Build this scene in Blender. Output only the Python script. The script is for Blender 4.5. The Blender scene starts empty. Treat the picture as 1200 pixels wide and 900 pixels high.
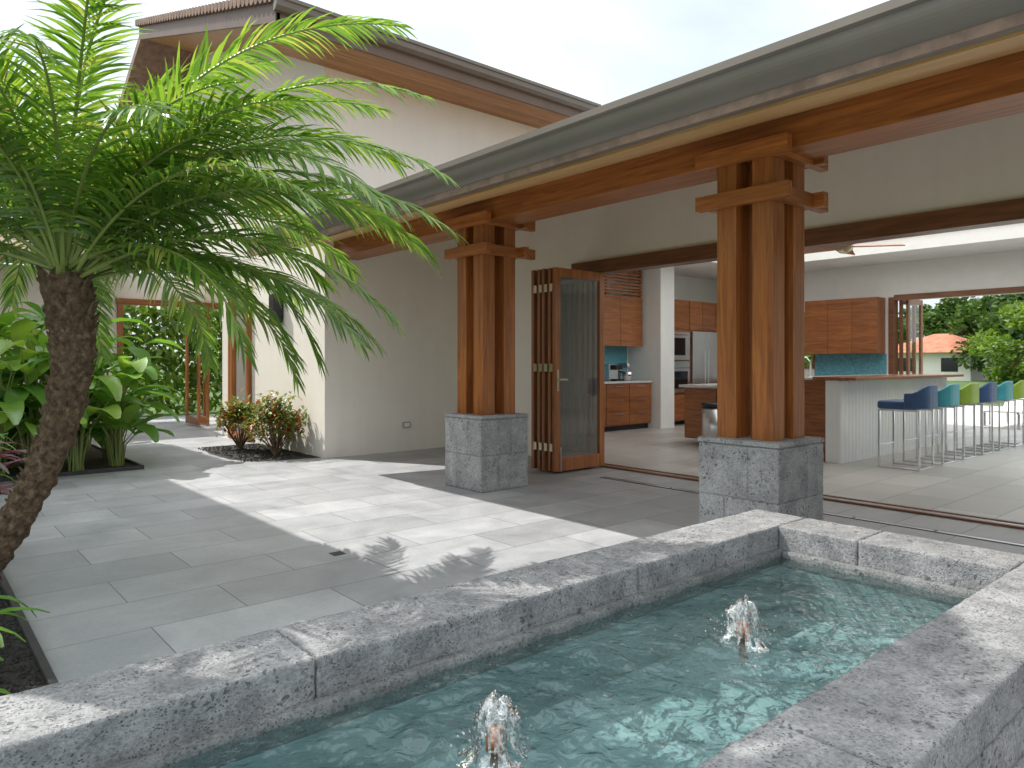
import bpy, bmesh, math, random
from mathutils import Vector, Matrix, noise
random.seed(7)
R=random.random
def U(a,b): return a+(b-a)*R()
scene=bpy.context.scene
scene.view_settings.view_transform='Standard'
scene.view_settings.look='None'
scene.view_settings.exposure=0

# ------------------------------------------------------------ materials
def newmat(name):
    m=bpy.data.materials.new(name); m.use_nodes=True
    nt=m.node_tree
    b=nt.nodes['Principled BSDF']
    return m,nt,b
def N(nt,t,**k):
    n=nt.nodes.new(t)
    for a,v in k.items(): setattr(n,a,v)
    return n
def coords(nt,scale=(1,1,1)):
    tc=N(nt,'ShaderNodeTexCoord'); mp=N(nt,'ShaderNodeMapping')
    mp.inputs['Scale'].default_value=scale
    nt.links.new(tc.outputs['Object'],mp.inputs['Vector'])
    return mp.outputs['Vector']
def noiseN(nt,vec,scale,detail=4,rough=.5,dist=0):
    n=N(nt,'ShaderNodeTexNoise'); n.inputs['Scale'].default_value=scale
    n.inputs['Detail'].default_value=detail; n.inputs['Roughness'].default_value=rough
    n.inputs['Distortion'].default_value=dist
    nt.links.new(vec,n.inputs['Vector']); return n.outputs['Fac']
def ramp(nt,fac,stops):
    r=N(nt,'ShaderNodeValToRGB'); e=r.color_ramp.elements
    while len(e)<len(stops): e.new(.5)
    for i,(p,c) in enumerate(stops):
        e[i].position=p; e[i].color=(c[0],c[1],c[2],1) if hasattr(c,'__len__') else (c,c,c,1)
    nt.links.new(fac,r.inputs['Fac']); return r.outputs['Color']
def mixc(nt,a,b,fac,mode='MIX'):
    m=N(nt,'ShaderNodeMix',data_type='RGBA',blend_type=mode)
    for s,v in ((0,fac),(6,a),(7,b)):
        if hasattr(v,'default_value'): nt.links.new(v,m.inputs[s])
        else: m.inputs[s].default_value=v if s==0 else (v[0],v[1],v[2],1)
    return m.outputs[2]
def bump(nt,b,h,strength,dist=.01,prev=None):
    n=N(nt,'ShaderNodeBump'); n.inputs['Strength'].default_value=strength; n.inputs['Distance'].default_value=dist
    nt.links.new(h,n.inputs['Height'])
    if prev is not None: nt.links.new(prev,n.inputs['Normal'])
    if b is not None: nt.links.new(n.outputs['Normal'],b.inputs['Normal'])
    return n.outputs['Normal']

def simple(name,col,rough=.5,metal=0,var=.12,vs=6,bs=0):
    m,nt,b=newmat(name); v=coords(nt)
    f=noiseN(nt,v,vs,3,.6)
    c=ramp(nt,f,[(.3,[x*(1-var) for x in col]),(.7,[min(1,x*(1+var)) for x in col])])
    nt.links.new(c,b.inputs['Base Color']); b.inputs['Roughness'].default_value=rough; b.inputs['Metallic'].default_value=metal
    if bs: bump(nt,b,noiseN(nt,v,vs*20,3),bs,.003)
    return m

def wood(name,axis,dark,light,rough=.42,scale=1.0,coat=.15):
    m,nt,b=newmat(name)
    s=[9*scale,9*scale,9*scale]; s['XYZ'.index(axis)]=.55*scale
    v=coords(nt,s)
    f1=noiseN(nt,v,2.2,5,.62,1.2)
    s2=[60*scale]*3; s2['XYZ'.index(axis)]=1.6*scale
    f2=noiseN(nt,coords(nt,s2),2.0,2,.6)
    geo=N(nt,'ShaderNodeNewGeometry')
    c=ramp(nt,f1,[(.3,dark),(.5,[(a+d)/2 for a,d in zip(dark,light)]),(.68,light)])
    c=mixc(nt,c,ramp(nt,f2,[(.35,.62),(.6,1.0)]),.5,'MULTIPLY')
    c=mixc(nt,c,ramp(nt,geo.outputs['Random Per Island'],[(0,.82),(1,1.14)]),1,'MULTIPLY')
    nt.links.new(c,b.inputs['Base Color'])
    b.inputs['Roughness'].default_value=rough
    b.inputs['Coat Weight'].default_value=coat; b.inputs['Coat Roughness'].default_value=.25
    bump(nt,b,f2,.25,.002)
    return m
WD=(.24,.070,.015); WL=(.53,.185,.043)
woodX=wood('timber_x','X',WD,WL); woodY=wood('timber_y','Y',WD,WL); woodZ=wood('timber_z','Z',WD,WL)
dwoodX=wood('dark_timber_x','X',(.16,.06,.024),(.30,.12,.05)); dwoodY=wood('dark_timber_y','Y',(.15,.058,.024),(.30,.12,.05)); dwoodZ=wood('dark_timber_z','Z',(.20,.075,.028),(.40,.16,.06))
lwoodY=wood('cedar_soffit_y','Y',(.60,.34,.13),(.82,.52,.23),.5)
lwoodX=wood('cedar_soffit_x','X',(.34,.16,.07),(.55,.30,.13),.5)
cabX=wood('cabinet_veneer','X',(.20,.065,.02),(.44,.155,.048),.35,1.3); cabY=wood('cabinet_veneer_y','Y',(.20,.065,.02),(.44,.155,.048),.35,1.3)

def stucco_mat(name,col):
    m,nt,b=newmat(name); v=coords(nt)
    f=noiseN(nt,v,1.1,4,.6)
    c=ramp(nt,f,[(.3,[x*.95 for x in col]),(.7,[x*1.03 for x in col])])
    sv=noiseN(nt,coords(nt,(5,5,.5)),1.5,3,.6)
    c=mixc(nt,c,ramp(nt,sv,[(.35,.96),(.6,1.0)]),.6,'MULTIPLY')
    nt.links.new(c,b.inputs['Base Color']); b.inputs['Roughness'].default_value=.9
    bump(nt,b,noiseN(nt,v,120,3,.7),.35,.003)
    return m
stucco=stucco_mat('stucco',(.90,.845,.77))
whitep=simple('white_paint',(.86,.86,.84),.6,0,.02)

def stone_mat(name,lo,hi,pitcol=(.05,.052,.055)):
    m,nt,b=newmat(name); v=coords(nt)
    f=noiseN(nt,v,6,5,.72); f2=noiseN(nt,v,80,4,.75)
    geo=N(nt,'ShaderNodeNewGeometry')
    c=ramp(nt,f,[(.32,lo),(.5,[(a+d)/2 for a,d in zip(lo,hi)]),(.66,hi)])
    c=mixc(nt,c,ramp(nt,f2,[(.32,.55),(.5,1.0),(.68,1.3)]),.85,'MULTIPLY')
    c=mixc(nt,c,ramp(nt,geo.outputs['Random Per Island'],[(0,.90),(1,1.08)]),1,'MULTIPLY')
    wn=N(nt,'ShaderNodeTexNoise'); wn.inputs['Scale'].default_value=30; wn.inputs['Detail'].default_value=2; nt.links.new(v,wn.inputs['Vector'])
    def pits(scale,thr,dscale,dlo,dhi):
        wv=N(nt,'ShaderNodeMix',data_type='VECTOR'); wv.inputs[0].default_value=2.0/scale
        nt.links.new(v,wv.inputs[4]); nt.links.new(wn.outputs['Color'],wv.inputs[5])
        vo=N(nt,'ShaderNodeTexVoronoi'); vo.inputs['Scale'].default_value=scale; nt.links.new(wv.outputs[1],vo.inputs['Vector'])
        dr=ramp(nt,noiseN(nt,v,dscale,2,.6),[(dlo,0),(dhi,1)])
        pit=ramp(nt,vo.outputs['Distance'],[(thr,1),(thr+.14,0)])
        return mixc(nt,(0,0,0),pit,dr)
    p1=pits(38,.17,7,.42,.56); p2=pits(110,.19,13,.38,.58)
    pm=mixc(nt,p1,p2,1,'LIGHTEN')
    c2=mixc(nt,c,pitcol,mixc(nt,(0,0,0),pm,.75))
    nt.links.new(c2,b.inputs['Base Color']); b.inputs['Roughness'].default_value=.9
    hh=mixc(nt,f2,(0,0,0),pm)
    bump(nt,b,hh,.9,.009)
    return m
stone=stone_mat('lava_stone',(.20,.203,.21),(.41,.41,.412))
stonep=stone_mat('pedestal_stone',(.28,.285,.29),(.46,.46,.46))
stoned=stone_mat('basin_stone',(.14,.145,.145),(.25,.26,.255))

def tile_mat(name,lo,hi,rough=.45,dist=.6):
    m,nt,b=newmat(name); v=coords(nt)
    br=N(nt,'ShaderNodeTexBrick'); br.offset=.5; br.squash=1
    br.inputs['Scale'].default_value=1; br.inputs['Brick Width'].default_value=.91; br.inputs['Row Height'].default_value=.46
    br.inputs['Mortar Size'].default_value=.003; br.inputs['Mortar Smooth'].default_value=.15; br.inputs['Bias'].default_value=0
    br.inputs['Color1'].default_value=(0,0,0,1); br.inputs['Color2'].default_value=(1,1,1,1); br.inputs['Mortar'].default_value=(.5,.5,.5,1)
    nt.links.new(v,br.inputs['Vector'])
    f=noiseN(nt,v,2.2,6,.65,dist); f2=noiseN(nt,v,40,3,.7)
    c=ramp(nt,f,[(.3,lo),(.7,hi)])
    c=mixc(nt,c,ramp(nt,br.outputs['Color'],[(0,.84),(1,1.12)]),1,'MULTIPLY')
    c=mixc(nt,c,ramp(nt,f2,[(.3,.9),(.7,1.06)]),.8,'MULTIPLY')
    c=mixc(nt,c,(.15,.15,.15),br.outputs['Fac'])
    nt.links.new(c,b.inputs['Base Color'])
    rr=ramp(nt,f,[(.3,rough-.06),(.7,rough+.10)]); nt.links.new(rr,b.inputs['Roughness'])
    inv=N(nt,'ShaderNodeInvert'); nt.links.new(br.outputs['Fac'],inv.inputs['Color'])
    bump(nt,b,inv.outputs['Color'],.7,.004)
    return m
tile=tile_mat('paver_tile',(.31,.322,.342),(.47,.478,.49))
tile_in=tile_mat('interior_tile',(.50,.48,.45),(.56,.54,.51),.36,0)

gutterm=simple('bronze_gutter',(.175,.150,.128),.42,.15,.06,3)
fascia=simple('brown_fascia',(.14,.092,.068),.55,0,.1,3)
rooftile=simple('roof_tile',(.24,.16,.12),.8,0,.3,8,.3)
terracotta=simple('terracotta_roof',(.42,.16,.09),.8,0,.3,2,.3)
steel=simple('stainless_steel',(.6,.6,.61),.28,1,.05,3)
chrome=simple('chrome',(.75,.75,.77),.12,1,.02,3)
blackm=simple('black_metal',(.02,.02,.022),.4,.3,.1)
blackg=simple('black_glass',(.012,.012,.014),.08,0,.05)
edging=simple('bed_edging',(.05,.05,.052),.7,0,.2,20,.3)
gravelm=simple('lava_gravel',(.045,.042,.04),.95,0,.5,60,.8)
soilm=simple('soil',(.05,.035,.025),.95,0,.4,30,.8)
copper=simple('copper',(.45,.19,.09),.35,.9,.3,30)
bluetile=simple('blue_backsplash',(.12,.36,.45),.2,0,.25,25)
quartz=simple('quartz_counter',(.62,.60,.56),.2,0,.12,30)
redtop=wood('bar_top_wood','X',(.26,.07,.025),(.46,.15,.055),.2)
gray_pl=simple('plastic_grey',(.35,.35,.34),.5)
concrete=simple('terrace_concrete',(.60,.59,.56),.8,0,.08,3,.2)
hmetal=simple('brass_hardware',(.5,.42,.3),.3,.9)
def diffuser():  # translucent white for the panel added to brighten the interior
    m=bpy.data.materials.new('added_light_panel'); m.use_nodes=True; nt=m.node_tree; nt.nodes.remove(nt.nodes['Principled BSDF'])
    t=N(nt,'ShaderNodeBsdfTranslucent'); t.inputs['Color'].default_value=(.92,.91,.89,1)
    d=N(nt,'ShaderNodeBsdfDiffuse'); d.inputs['Color'].default_value=(.85,.85,.85,1)
    mx=N(nt,'ShaderNodeMixShader'); mx.inputs[0].default_value=.2
    nt.links.new(t.outputs[0],mx.inputs[1]); nt.links.new(d.outputs[0],mx.inputs[2]); nt.links.new(mx.outputs[0],nt.nodes['Material Output'].inputs['Surface']); return m
light_panel_mat=diffuser()
def grass_mat():
    m,nt,b=newmat('lawn'); v=coords(nt)
    f=noiseN(nt,v,.6,6,.7); c=ramp(nt,f,[(.3,(.035,.075,.015)),(.7,(.08,.14,.03))])
    nt.links.new(c,b.inputs['Base Color']); b.inputs['Roughness'].default_value=.95
    return m
lawn=grass_mat()

def leaf_mat(name,stops,trans=.4,gloss=.10):
    m=bpy.data.materials.new(name); m.use_nodes=True; nt=m.node_tree; nt.nodes.remove(nt.nodes['Principled BSDF'])
    geo=N(nt,'ShaderNodeNewGeometry')
    c=ramp(nt,geo.outputs['Random Per Island'],stops)
    df=N(nt,'ShaderNodeBsdfDiffuse'); nt.links.new(c,df.inputs['Color'])
    tr=N(nt,'ShaderNodeBsdfTranslucent')
    tcol=mixc(nt,c,(1.7,1.6,.8),1,'MULTIPLY'); nt.links.new(tcol,tr.inputs['Color'])
    gl=N(nt,'ShaderNodeBsdfGlossy'); gl.inputs['Roughness'].default_value=.35; gl.inputs['Color'].default_value=(.9,.95,.9,1)
    mx=N(nt,'ShaderNodeMixShader'); mx.inputs[0].default_value=trans
    nt.links.new(df.outputs[0],mx.inputs[1]); nt.links.new(tr.outputs[0],mx.inputs[2])
    m2=N(nt,'ShaderNodeMixShader'); m2.inputs[0].default_value=gloss
    nt.links.new(mx.outputs[0],m2.inputs[1]); nt.links.new(gl.outputs[0],m2.inputs[2])
    nt.links.new(m2.outputs[0],nt.nodes['Material Output'].inputs['Surface'])
    return m
palmleaf=leaf_mat('palm_leaflet',[(0,(.07,.16,.03)),(.5,(.14,.27,.04)),(.85,(.23,.37,.065)),(1,(.35,.37,.11))],.45,.08)
palmrach=simple('palm_rachis',(.24,.30,.08),.45)
broad=leaf_mat('broad_leaf',[(0,(.07,.19,.03)),(.6,(.15,.32,.045)),(1,(.28,.42,.08))],.42,.09)
crotonm=leaf_mat('croton_leaf',[(0,(.08,.15,.035)),(.55,(.18,.26,.05)),(.72,(.35,.26,.06)),(.88,(.35,.09,.04)),(1,(.20,.04,.04))],.3,.06)
tim=leaf_mat('cordyline_leaf',[(0,(.10,.03,.05)),(.6,(.2,.04,.08)),(1,(.08,.12,.04))],.3,.08)
treeleaf=leaf_mat('tree_leaf',[(0,(.06,.13,.02)),(.6,(.13,.22,.035)),(1,(.22,.31,.06))],.4,.04)
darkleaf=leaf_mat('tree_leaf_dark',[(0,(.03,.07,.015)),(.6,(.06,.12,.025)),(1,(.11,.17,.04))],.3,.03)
def bark_mat():
    m,nt,b=newmat('palm_bark'); v=coords(nt)
    f=noiseN(nt,v,30,5,.7)
    c=ramp(nt,f,[(.3,(.05,.03,.018)),(.52,(.16,.105,.062)),(.75,(.34,.25,.16))])
    nt.links.new(c,b.inputs['Base Color']); b.inputs['Roughness'].default_value=.95
    bump(nt,b,noiseN(nt,v,80,4,.8),.9,.012); return m
bark=bark_mat()

def fres_mat(name,tint,ior,rough,bumps=None,body=None):
    m=bpy.data.materials.new(name); m.use_nodes=True; nt=m.node_tree
    nt.nodes.remove(nt.nodes['Principled BSDF'])
    tr=N(nt,'ShaderNodeBsdfTransparent'); tr.inputs['Color'].default_value=(*tint,1)
    gl=N(nt,'ShaderNodeBsdfGlossy'); gl.inputs['Roughness'].default_value=rough
    fr=N(nt,'ShaderNodeFresnel'); fr.inputs['IOR'].default_value=ior
    mx=N(nt,'ShaderNodeMixShader')
    if bumps:
        v=coords(nt); nrm=None
        for sc,st,di in bumps:
            n=N(nt,'ShaderNodeBump'); n.inputs['Strength'].default_value=st; n.inputs['Distance'].default_value=di
            nt.links.new(noiseN(nt,v,sc,2,.5,.8),n.inputs['Height'])
            if nrm is not None: nt.links.new(nrm,n.inputs['Normal'])
            nrm=n.outputs['Normal']
        nt.links.new(nrm,gl.inputs['Normal']); nt.links.new(nrm,fr.inputs['Normal'])
    nt.links.new(fr.outputs[0],mx.inputs[0])
    first=tr.outputs[0]
    if body:
        df=N(nt,'ShaderNodeBsdfTranslucent'); df.inputs['Color'].default_value=(*body[0],1)
        d2=N(nt,'ShaderNodeBsdfDiffuse'); d2.inputs['Color'].default_value=(*body[0],1)
        md=N(nt,'ShaderNodeMixShader'); md.inputs[0].default_value=.5
        nt.links.new(df.outputs[0],md.inputs[1]); nt.links.new(d2.outputs[0],md.inputs[2])
        mb=N(nt,'ShaderNodeMixShader')
        if body[2]:
            ff=ramp(nt,noiseN(nt,coords(nt),body[2],3,.7),[(.42,body[3]),(.62,body[1])]); nt.links.new(ff,mb.inputs[0])
        else: mb.inputs[0].default_value=body[1]
        nt.links.new(tr.outputs[0],mb.inputs[1]); nt.links.new(md.outputs[0],mb.inputs[2]); first=mb.outputs[0]
    nt.links.new(first,mx.inputs[1]); nt.links.new(gl.outputs[0],mx.inputs[2])
    nt.links.new(mx.outputs[0],nt.nodes['Material Output'].inputs['Surface'])
    return m
glass=fres_mat('door_glass',(.96,.985,.975),1.5,.01)
frontglass=fres_mat('door_glass_front',(.94,.98,.965),2.1,.008,None,((.75,.86,.80),.13,0))  # pale green body colour stands in for the bright reflection in the pane
water=fres_mat('fountain_water',(.84,.94,.94),1.5,.012,[(7,.8,.05),(19,.7,.022)],((.38,.55,.56),.13,0))
froth=fres_mat('splash_water',(.93,.97,.97),1.45,.03,[(60,.8,.01)],((.95,.97,.98),.85,60,.10))
def basin_mat():
    m,nt,b=newmat('basin_plaster'); v=coords(nt)
    f=noiseN(nt,v,4,5,.65)
    c=ramp(nt,f,[(.3,(.18,.29,.30)),(.7,(.28,.40,.405))])
    nt.links.new(c,b.inputs['Base Color']); b.inputs['Roughness'].default_value=.8
    return m
basinm=basin_mat()

# ------------------------------------------------------------ geometry helpers
def empty(name,parent=None):
    e=bpy.data.objects.new(name,None); scene.collection.objects.link(e); e.empty_display_size=.1
    if parent: e.parent=parent
    return e
def mk(name,verts,faces,mat,parent=None,smooth=False,bevel=0,recalc=True,seg=2):
    me=bpy.data.meshes.new(name); me.from_pydata([tuple(v) for v in verts],[],faces)
    if recalc:
        bm=bmesh.new(); bm.from_mesh(me); bmesh.ops.recalc_face_normals(bm,faces=bm.faces); bm.to_mesh(me); bm.free()
    if isinstance(mat,(list,tuple)):
        for m in mat: me.materials.append(m)
    else: me.materials.append(mat)
    if smooth: me.polygons.foreach_set('use_smooth',[True]*len(me.polygons))
    o=bpy.data.objects.new(name,me); scene.collection.objects.link(o)
    if parent: o.parent=parent
    if bevel:
        b=o.modifiers.new('b','BEVEL'); b.width=bevel; b.segments=seg; b.limit_method='ANGLE'
    return o
BF=[(0,3,2,1),(4,5,6,7),(0,1,5,4),(1,2,6,5),(2,3,7,6),(3,0,4,7)]
def boxes(name,L,mat,parent=None,bevel=0,rot=None,seg=2,smooth=False):
    vs=[];fs=[]
    for (x0,x1,y0,y1,z0,z1) in L:
        k=len(vs)
        vs+=[Vector(p) for p in ((x0,y0,z0),(x1,y0,z0),(x1,y1,z0),(x0,y1,z0),(x0,y0,z1),(x1,y0,z1),(x1,y1,z1),(x0,y1,z1))]
        fs+=[tuple(k+i for i in f) for f in BF]
    if rot is not None:
        c,a=rot; M=Matrix.Translation(c)@a@Matrix.Translation(-Vector(c)); vs=[M@v for v in vs]
    return mk(name,vs,fs,mat,parent,bevel=bevel,seg=seg,smooth=smooth)
def box(name,x0,x1,y0,y1,z0,z1,mat,parent=None,bevel=0,**k): return boxes(name,[(x0,x1,y0,y1,z0,z1)],mat,parent,bevel,**k)
def rough_blocks(name,L,mat,parent,step=.022,rad=.012,amp=.0022):
    vs=[];fs=[]
    for bi,(x0,x1,y0,y1,z0,z1) in enumerate(L):
        lo=Vector((x0,y0,z0)); hi=Vector((x1,y1,z1)); dim=hi-lo
        index={}
        nn=[max(2,int(dim[a]/step)) for a in range(3)]
        def gv(i,j,k):
            key=(i,j,k)
            if key in index: return index[key]
            p=Vector((lo.x+dim.x*i/nn[0],lo.y+dim.y*j/nn[1],lo.z+dim.z*k/nn[2]))
            inner=Vector([min(max(p[a],lo[a]+rad),hi[a]-rad) for a in range(3)])
            d=p-inner
            if d.length>1e-6: nrm=d.normalized(); p=inner+nrm*rad
            else: nrm=Vector((0,0,0))
            edge=sum(1 for a,v_ in enumerate(key) if v_ in (0,nn[a]))
            q=p+Vector((bi*3.1,0,0))
            a_=amp*(noise.noise(q*14)+.8*noise.noise(q*38))
            if edge>=2: a_-=.0035*max(0,noise.noise(q*22)+.15)+.006*max(0,noise.noise(q*9)-.35)
            p=p+nrm*(a_-.001)
            index[key]=len(vs); vs.append(p); return index[key]
        I,J,K=nn
        for i in range(I):
            for j in range(J):
                fs.append((gv(i,j,K),gv(i+1,j,K),gv(i+1,j+1,K),gv(i,j+1,K))); fs.append((gv(i,j,0),gv(i,j+1,0),gv(i+1,j+1,0),gv(i+1,j,0)))
        for i in range(I):
            for k in range(K):
                fs.append((gv(i,0,k),gv(i+1,0,k),gv(i+1,0,k+1),gv(i,0,k+1))); fs.append((gv(i,J,k),gv(i,J,k+1),gv(i+1,J,k+1),gv(i+1,J,k)))
        for j in range(J):
            for k in range(K):
                fs.append((gv(0,j,k),gv(0,j,k+1),gv(0,j+1,k+1),gv(0,j+1,k))); fs.append((gv(I,j,k),gv(I,j+1,k),gv(I,j+1,k+1),gv(I,j,k+1)))
    return mk(name,vs,fs,mat,parent,smooth=True,recalc=False)
def extr(name,pts,axis,a0,a1,mat,parent=None,bevel=0,smooth=False):
    n=len(pts); vs=[]
    for a in (a0,a1):
        for p,q in pts: vs.append((p,a,q) if axis=='Y' else (a,p,q))
    fs=[tuple(range(n)),tuple(range(n,2*n))]+[(i,(i+1)%n,n+(i+1)%n,n+i) for i in range(n)]
    return mk(name,vs,fs,mat,parent,bevel=bevel)
def tubedata(pts,rads,seg=8,off=0):
    vs=[];fs=[]; pts=[Vector(p) for p in pts]; n=len(pts)
    for i,p in enumerate(pts):
        t=(pts[min(i+1,n-1)]-pts[max(i-1,0)]).normalized()
        a=t.cross(Vector((0.01,.02,1)) if abs(t.z)<.95 else Vector((1,0,0))).normalized(); b=t.cross(a)
        r=rads[i] if hasattr(rads,'__len__') else rads
        for j in range(seg):
            th=2*math.pi*j/seg; vs.append(p+a*math.cos(th)*r+b*math.sin(th)*r)
    for i in range(n-1):
        for j in range(seg):
            fs.append((off+i*seg+j,off+i*seg+(j+1)%seg,off+(i+1)*seg+(j+1)%seg,off+(i+1)*seg+j))
    fs.append(tuple(off+j for j in range(seg))); fs.append(tuple(off+(n-1)*seg+j for j in range(seg)))
    return vs,fs
def tube(name,pts,rads,mat,parent=None,seg=10,smooth=True):
    vs,fs=tubedata(pts,rads,seg); return mk(name,vs,fs,mat,parent,smooth=smooth)

# ------------------------------------------------------------ camera, light, world
cam=bpy.data.cameras.new('camera'); co=bpy.data.objects.new('camera',cam); scene.collection.objects.link(co)
co.location=(0,0,1.25); co.rotation_euler=(math.radians(90),0,math.radians(-40.6))
cam.sensor_width=36; cam.lens=25.2; cam.shift_y=-.0208; cam.clip_start=.05; cam.clip_end=2000
scene.camera=co
TX,TY=.33,.66
ld=Vector((TX,-TY,-1)).normalized()
sun=bpy.data.lights.new('sun','SUN'); so=bpy.data.objects.new('sun',sun); scene.collection.objects.link(so)
sun.energy=5.0; sun.angle=math.radians(.5); sun.color=(1,.955,.89)
so.rotation_euler=ld.to_track_quat('-Z','Y').to_euler(); so.location=(-5,8,15)
w=bpy.data.worlds.new('World'); scene.world=w; w.use_nodes=True; nt=w.node_tree
bg=nt.nodes['Background']; bg.inputs['Strength'].default_value=.15
sk=N(nt,'ShaderNodeTexSky'); sk.sky_type='NISHITA'; sk.sun_disc=False
sk.sun_elevation=math.asin(-ld.z); sk.sun_rotation=math.atan2(-ld.x,-ld.y)
sk.air_density=1.2; sk.dust_density=2.0
tc=N(nt,'ShaderNodeTexCoord'); mp=N(nt,'ShaderNodeMapping'); mp.inputs['Scale'].default_value=(1.6,1.6,4.0)
nt.links.new(tc.outputs['Generated'],mp.inputs['Vector'])
cf=noiseN(nt,mp.outputs['Vector'],1.3,6,.52,.4)
cr=ramp(nt,cf,[(.34,.62),(.62,1.0)])
sep=N(nt,'ShaderNodeSeparateXYZ'); nt.links.new(tc.outputs['Generated'],sep.inputs[0])
cb=ramp(nt,sep.outputs['Z'],[(0,(.41,.425,.44)),(.40,(.46,.485,.505)),(1,(1,1,1))])
cloud=mixc(nt,cb,(16.2,16.8,17.2),1,'MULTIPLY')
cc=mixc(nt,sk.outputs[0],cloud,cr)
nt.links.new(cc,bg.inputs['Color'])

# ------------------------------------------------------------ ground & paving
box('ground',-600,600,-600,600,-.6,-.06,lawn)
mk('patio_paving',[(-4,-6,0),(6.46,-6,0),(6.46,8.71,0),(6.46,18,0),(-4,18,0)],[(0,1,2,3,4)],tile)
pv=empty('terrace_paving')
box('terrace_slab',14.12,24,-12,12,-.05,-.004,concrete,pv)
box('foundation',-4,14.3,-6,18,-.059,-.008,concrete,pv)
box('floor_drain',2.145,2.225,4.265,4.345,.001,.004,blackm)
ld_=empty('linear_drain')
boxes('drain_slots',[(5.80,5.815,-4,5.3,.001,.004),(5.86,5.875,-4,5.3,.001,.004)],blackm,ld_)
boxes('drain_grate',[(5.816,5.859,-4+i*.6,-4+i*.6+.58,.001,.005) for i in range(15)],steel,ld_)

# ------------------------------------------------------------ pavilion house
kh=empty('pavilion_house')
FX=6.46
boxes('front_wall',[(FX,FX+.14,6.34,8.709,0,2.49),(FX,FX+.14,-4,8.709,2.492,3.46),(FX,FX+.14,-4,-2.3,0,2.49)],stucco,kh)
box('interior_floor',FX+.001,14.1,-6,9.3,-.05,.003,tile_in,kh)
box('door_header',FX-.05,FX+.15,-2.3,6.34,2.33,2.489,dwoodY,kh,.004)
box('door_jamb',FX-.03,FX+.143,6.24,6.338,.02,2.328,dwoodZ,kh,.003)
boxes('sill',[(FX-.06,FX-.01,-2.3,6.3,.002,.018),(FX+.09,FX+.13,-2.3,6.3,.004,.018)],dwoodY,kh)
box('sill_track',FX-.009,FX+.089,-2.3,6.3,.003,.010,steel,kh)
boxes('back_wall',[(14,14.14,5.55,6.99,0,3.1),(14,14.14,7.45,9.3,0,3.1),(14,14.14,6.99,7.45,0,1.15),(14,14.14,6.99,7.45,2.25,3.1),(14,14.14,-1.2,5.55,2.46,3.1),(14,14.14,-6,-1.2,0,3.1)],whitep,kh)
box('kitchen_wall',8.3,13.998,9.25,9.4,0,3.1,whitep,kh)
box('room_side_wall',FX+.142,8.298,8.712,8.76,0,3.2,whitep,kh)
box('room_return_wall',8.25,8.298,8.762,9.25,0,3.1,whitep,kh)
boxes('side_wall',[(FX,7.2,-6,-5.86,0,3.1),(13,14.1,-6,-5.86,0,3.1),(7.2,13,-6,-5.86,2.4,3.1)],whitep,kh)
boxes('ceiling',[(FX+.142,8.2,-5.9,9.3,3.10,3.14),(12.6,14.0,-5.9,9.3,3.10,3.14),(8.2,12.6,7.6,9.3,3.10,3.14),(8.2,12.6,-5.9,.6,3.10,3.14),
 (8.16,8.2,.6,7.6,3.141,5.0),(12.6,12.64,.6,7.6,3.141,4.2),(8.2,12.6,7.6,7.64,3.141,4.2),(8.2,12.6,.56,.6,3.141,4.2)],whitep,kh)
mk('added_light_panel',[(8.2,.6,3.40),(12.6,.6,3.40),(12.6,7.6,3.40),(8.2,7.6,3.40)],[(0,1,2,3)],light_panel_mat,kh)  # added tray panel, passes sunlight down to brighten the room
boxes('light_panel_trim',[(8.201,8.26,.601,7.599,3.34,3.38),(12.54,12.599,.601,7.599,3.34,3.38),(8.261,12.539,.601,.66,3.34,3.38),(8.261,12.539,7.54,7.599,3.34,3.38)],whitep,kh)  # trim round the added light panel
def rz(x): return 2.49+.30*(x-3.2)
def deck(nm,ya,yb):
    extr(nm,[(3.22,rz(3.22)+.03),(10.3,rz(10.3)+.03),(15.2,rz(5.4)+.03),(15.2,rz(5.4)+.22),(10.3,rz(10.3)+.24),(3.22,rz(3.22)+.24)],'Y',ya,yb,rooftile,kh)
deck('roof_deck',-6.3,.56); deck('roof_deck_b',7.64,8.705)  # roof left open between these so sun reaches the added panel
extr('roof_deck_c',[(3.22,rz(3.22)+.03),(8.16,rz(8.16)+.03),(8.16,rz(8.16)+.24),(3.22,rz(3.22)+.24)],'Y',.561,7.639,rooftile,kh)
zz_=rz(10.3)+(rz(5.4)-rz(10.3))*(2.34/4.9)
extr('roof_deck_d',[(12.64,zz_+.03),(15.2,rz(5.4)+.03),(15.2,rz(5.4)+.22),(12.64,zz_+.23)],'Y',.561,7.639,rooftile,kh)
extr('roof_deck_back',[(8.4,rz(8.4)+.03),(10.3,rz(10.3)+.03),(15.2,rz(5.4)+.03),(15.2,rz(5.4)+.22),(10.3,rz(10.3)+.24),(8.4,rz(8.4)+.24)],'Y',8.706,9.8,rooftile,kh)
x=3.36; i=0
while x<6.40:
    x1=x+.088
    extr('soffit_board_%d'%i,[(x,rz(x)+.004),(x1,rz(x1)+.004),(x1,rz(x1)+.028),(x,rz(x)+.028)],'Y',-6.2,8.70,lwoodY,kh)
    x+=.092; i+=1
gp=[(3.15,2.755),(3.128,2.755),(3.128,2.715),(3.15,2.705)]
for k in range(13):
    a=math.pi/2*k/12; gp.append((3.15+.16*(1-math.cos(a)),2.69-.14*math.sin(a)))
gp+=[(3.333,2.55),(3.333,2.75),(3.32,2.75),(3.32,2.57),(3.16,2.69),(3.165,2.755)]
extr('gutter',gp,'Y',-6.3,8.0,gutterm,kh)
box('roof_edge_flashing',3.2,3.45,-6.3,8.0,2.757,2.775,gutterm,kh)
box('eave_beam',4.36,4.72,-6.2,8.70,2.63,2.842,woodY,kh,.004)

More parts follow.
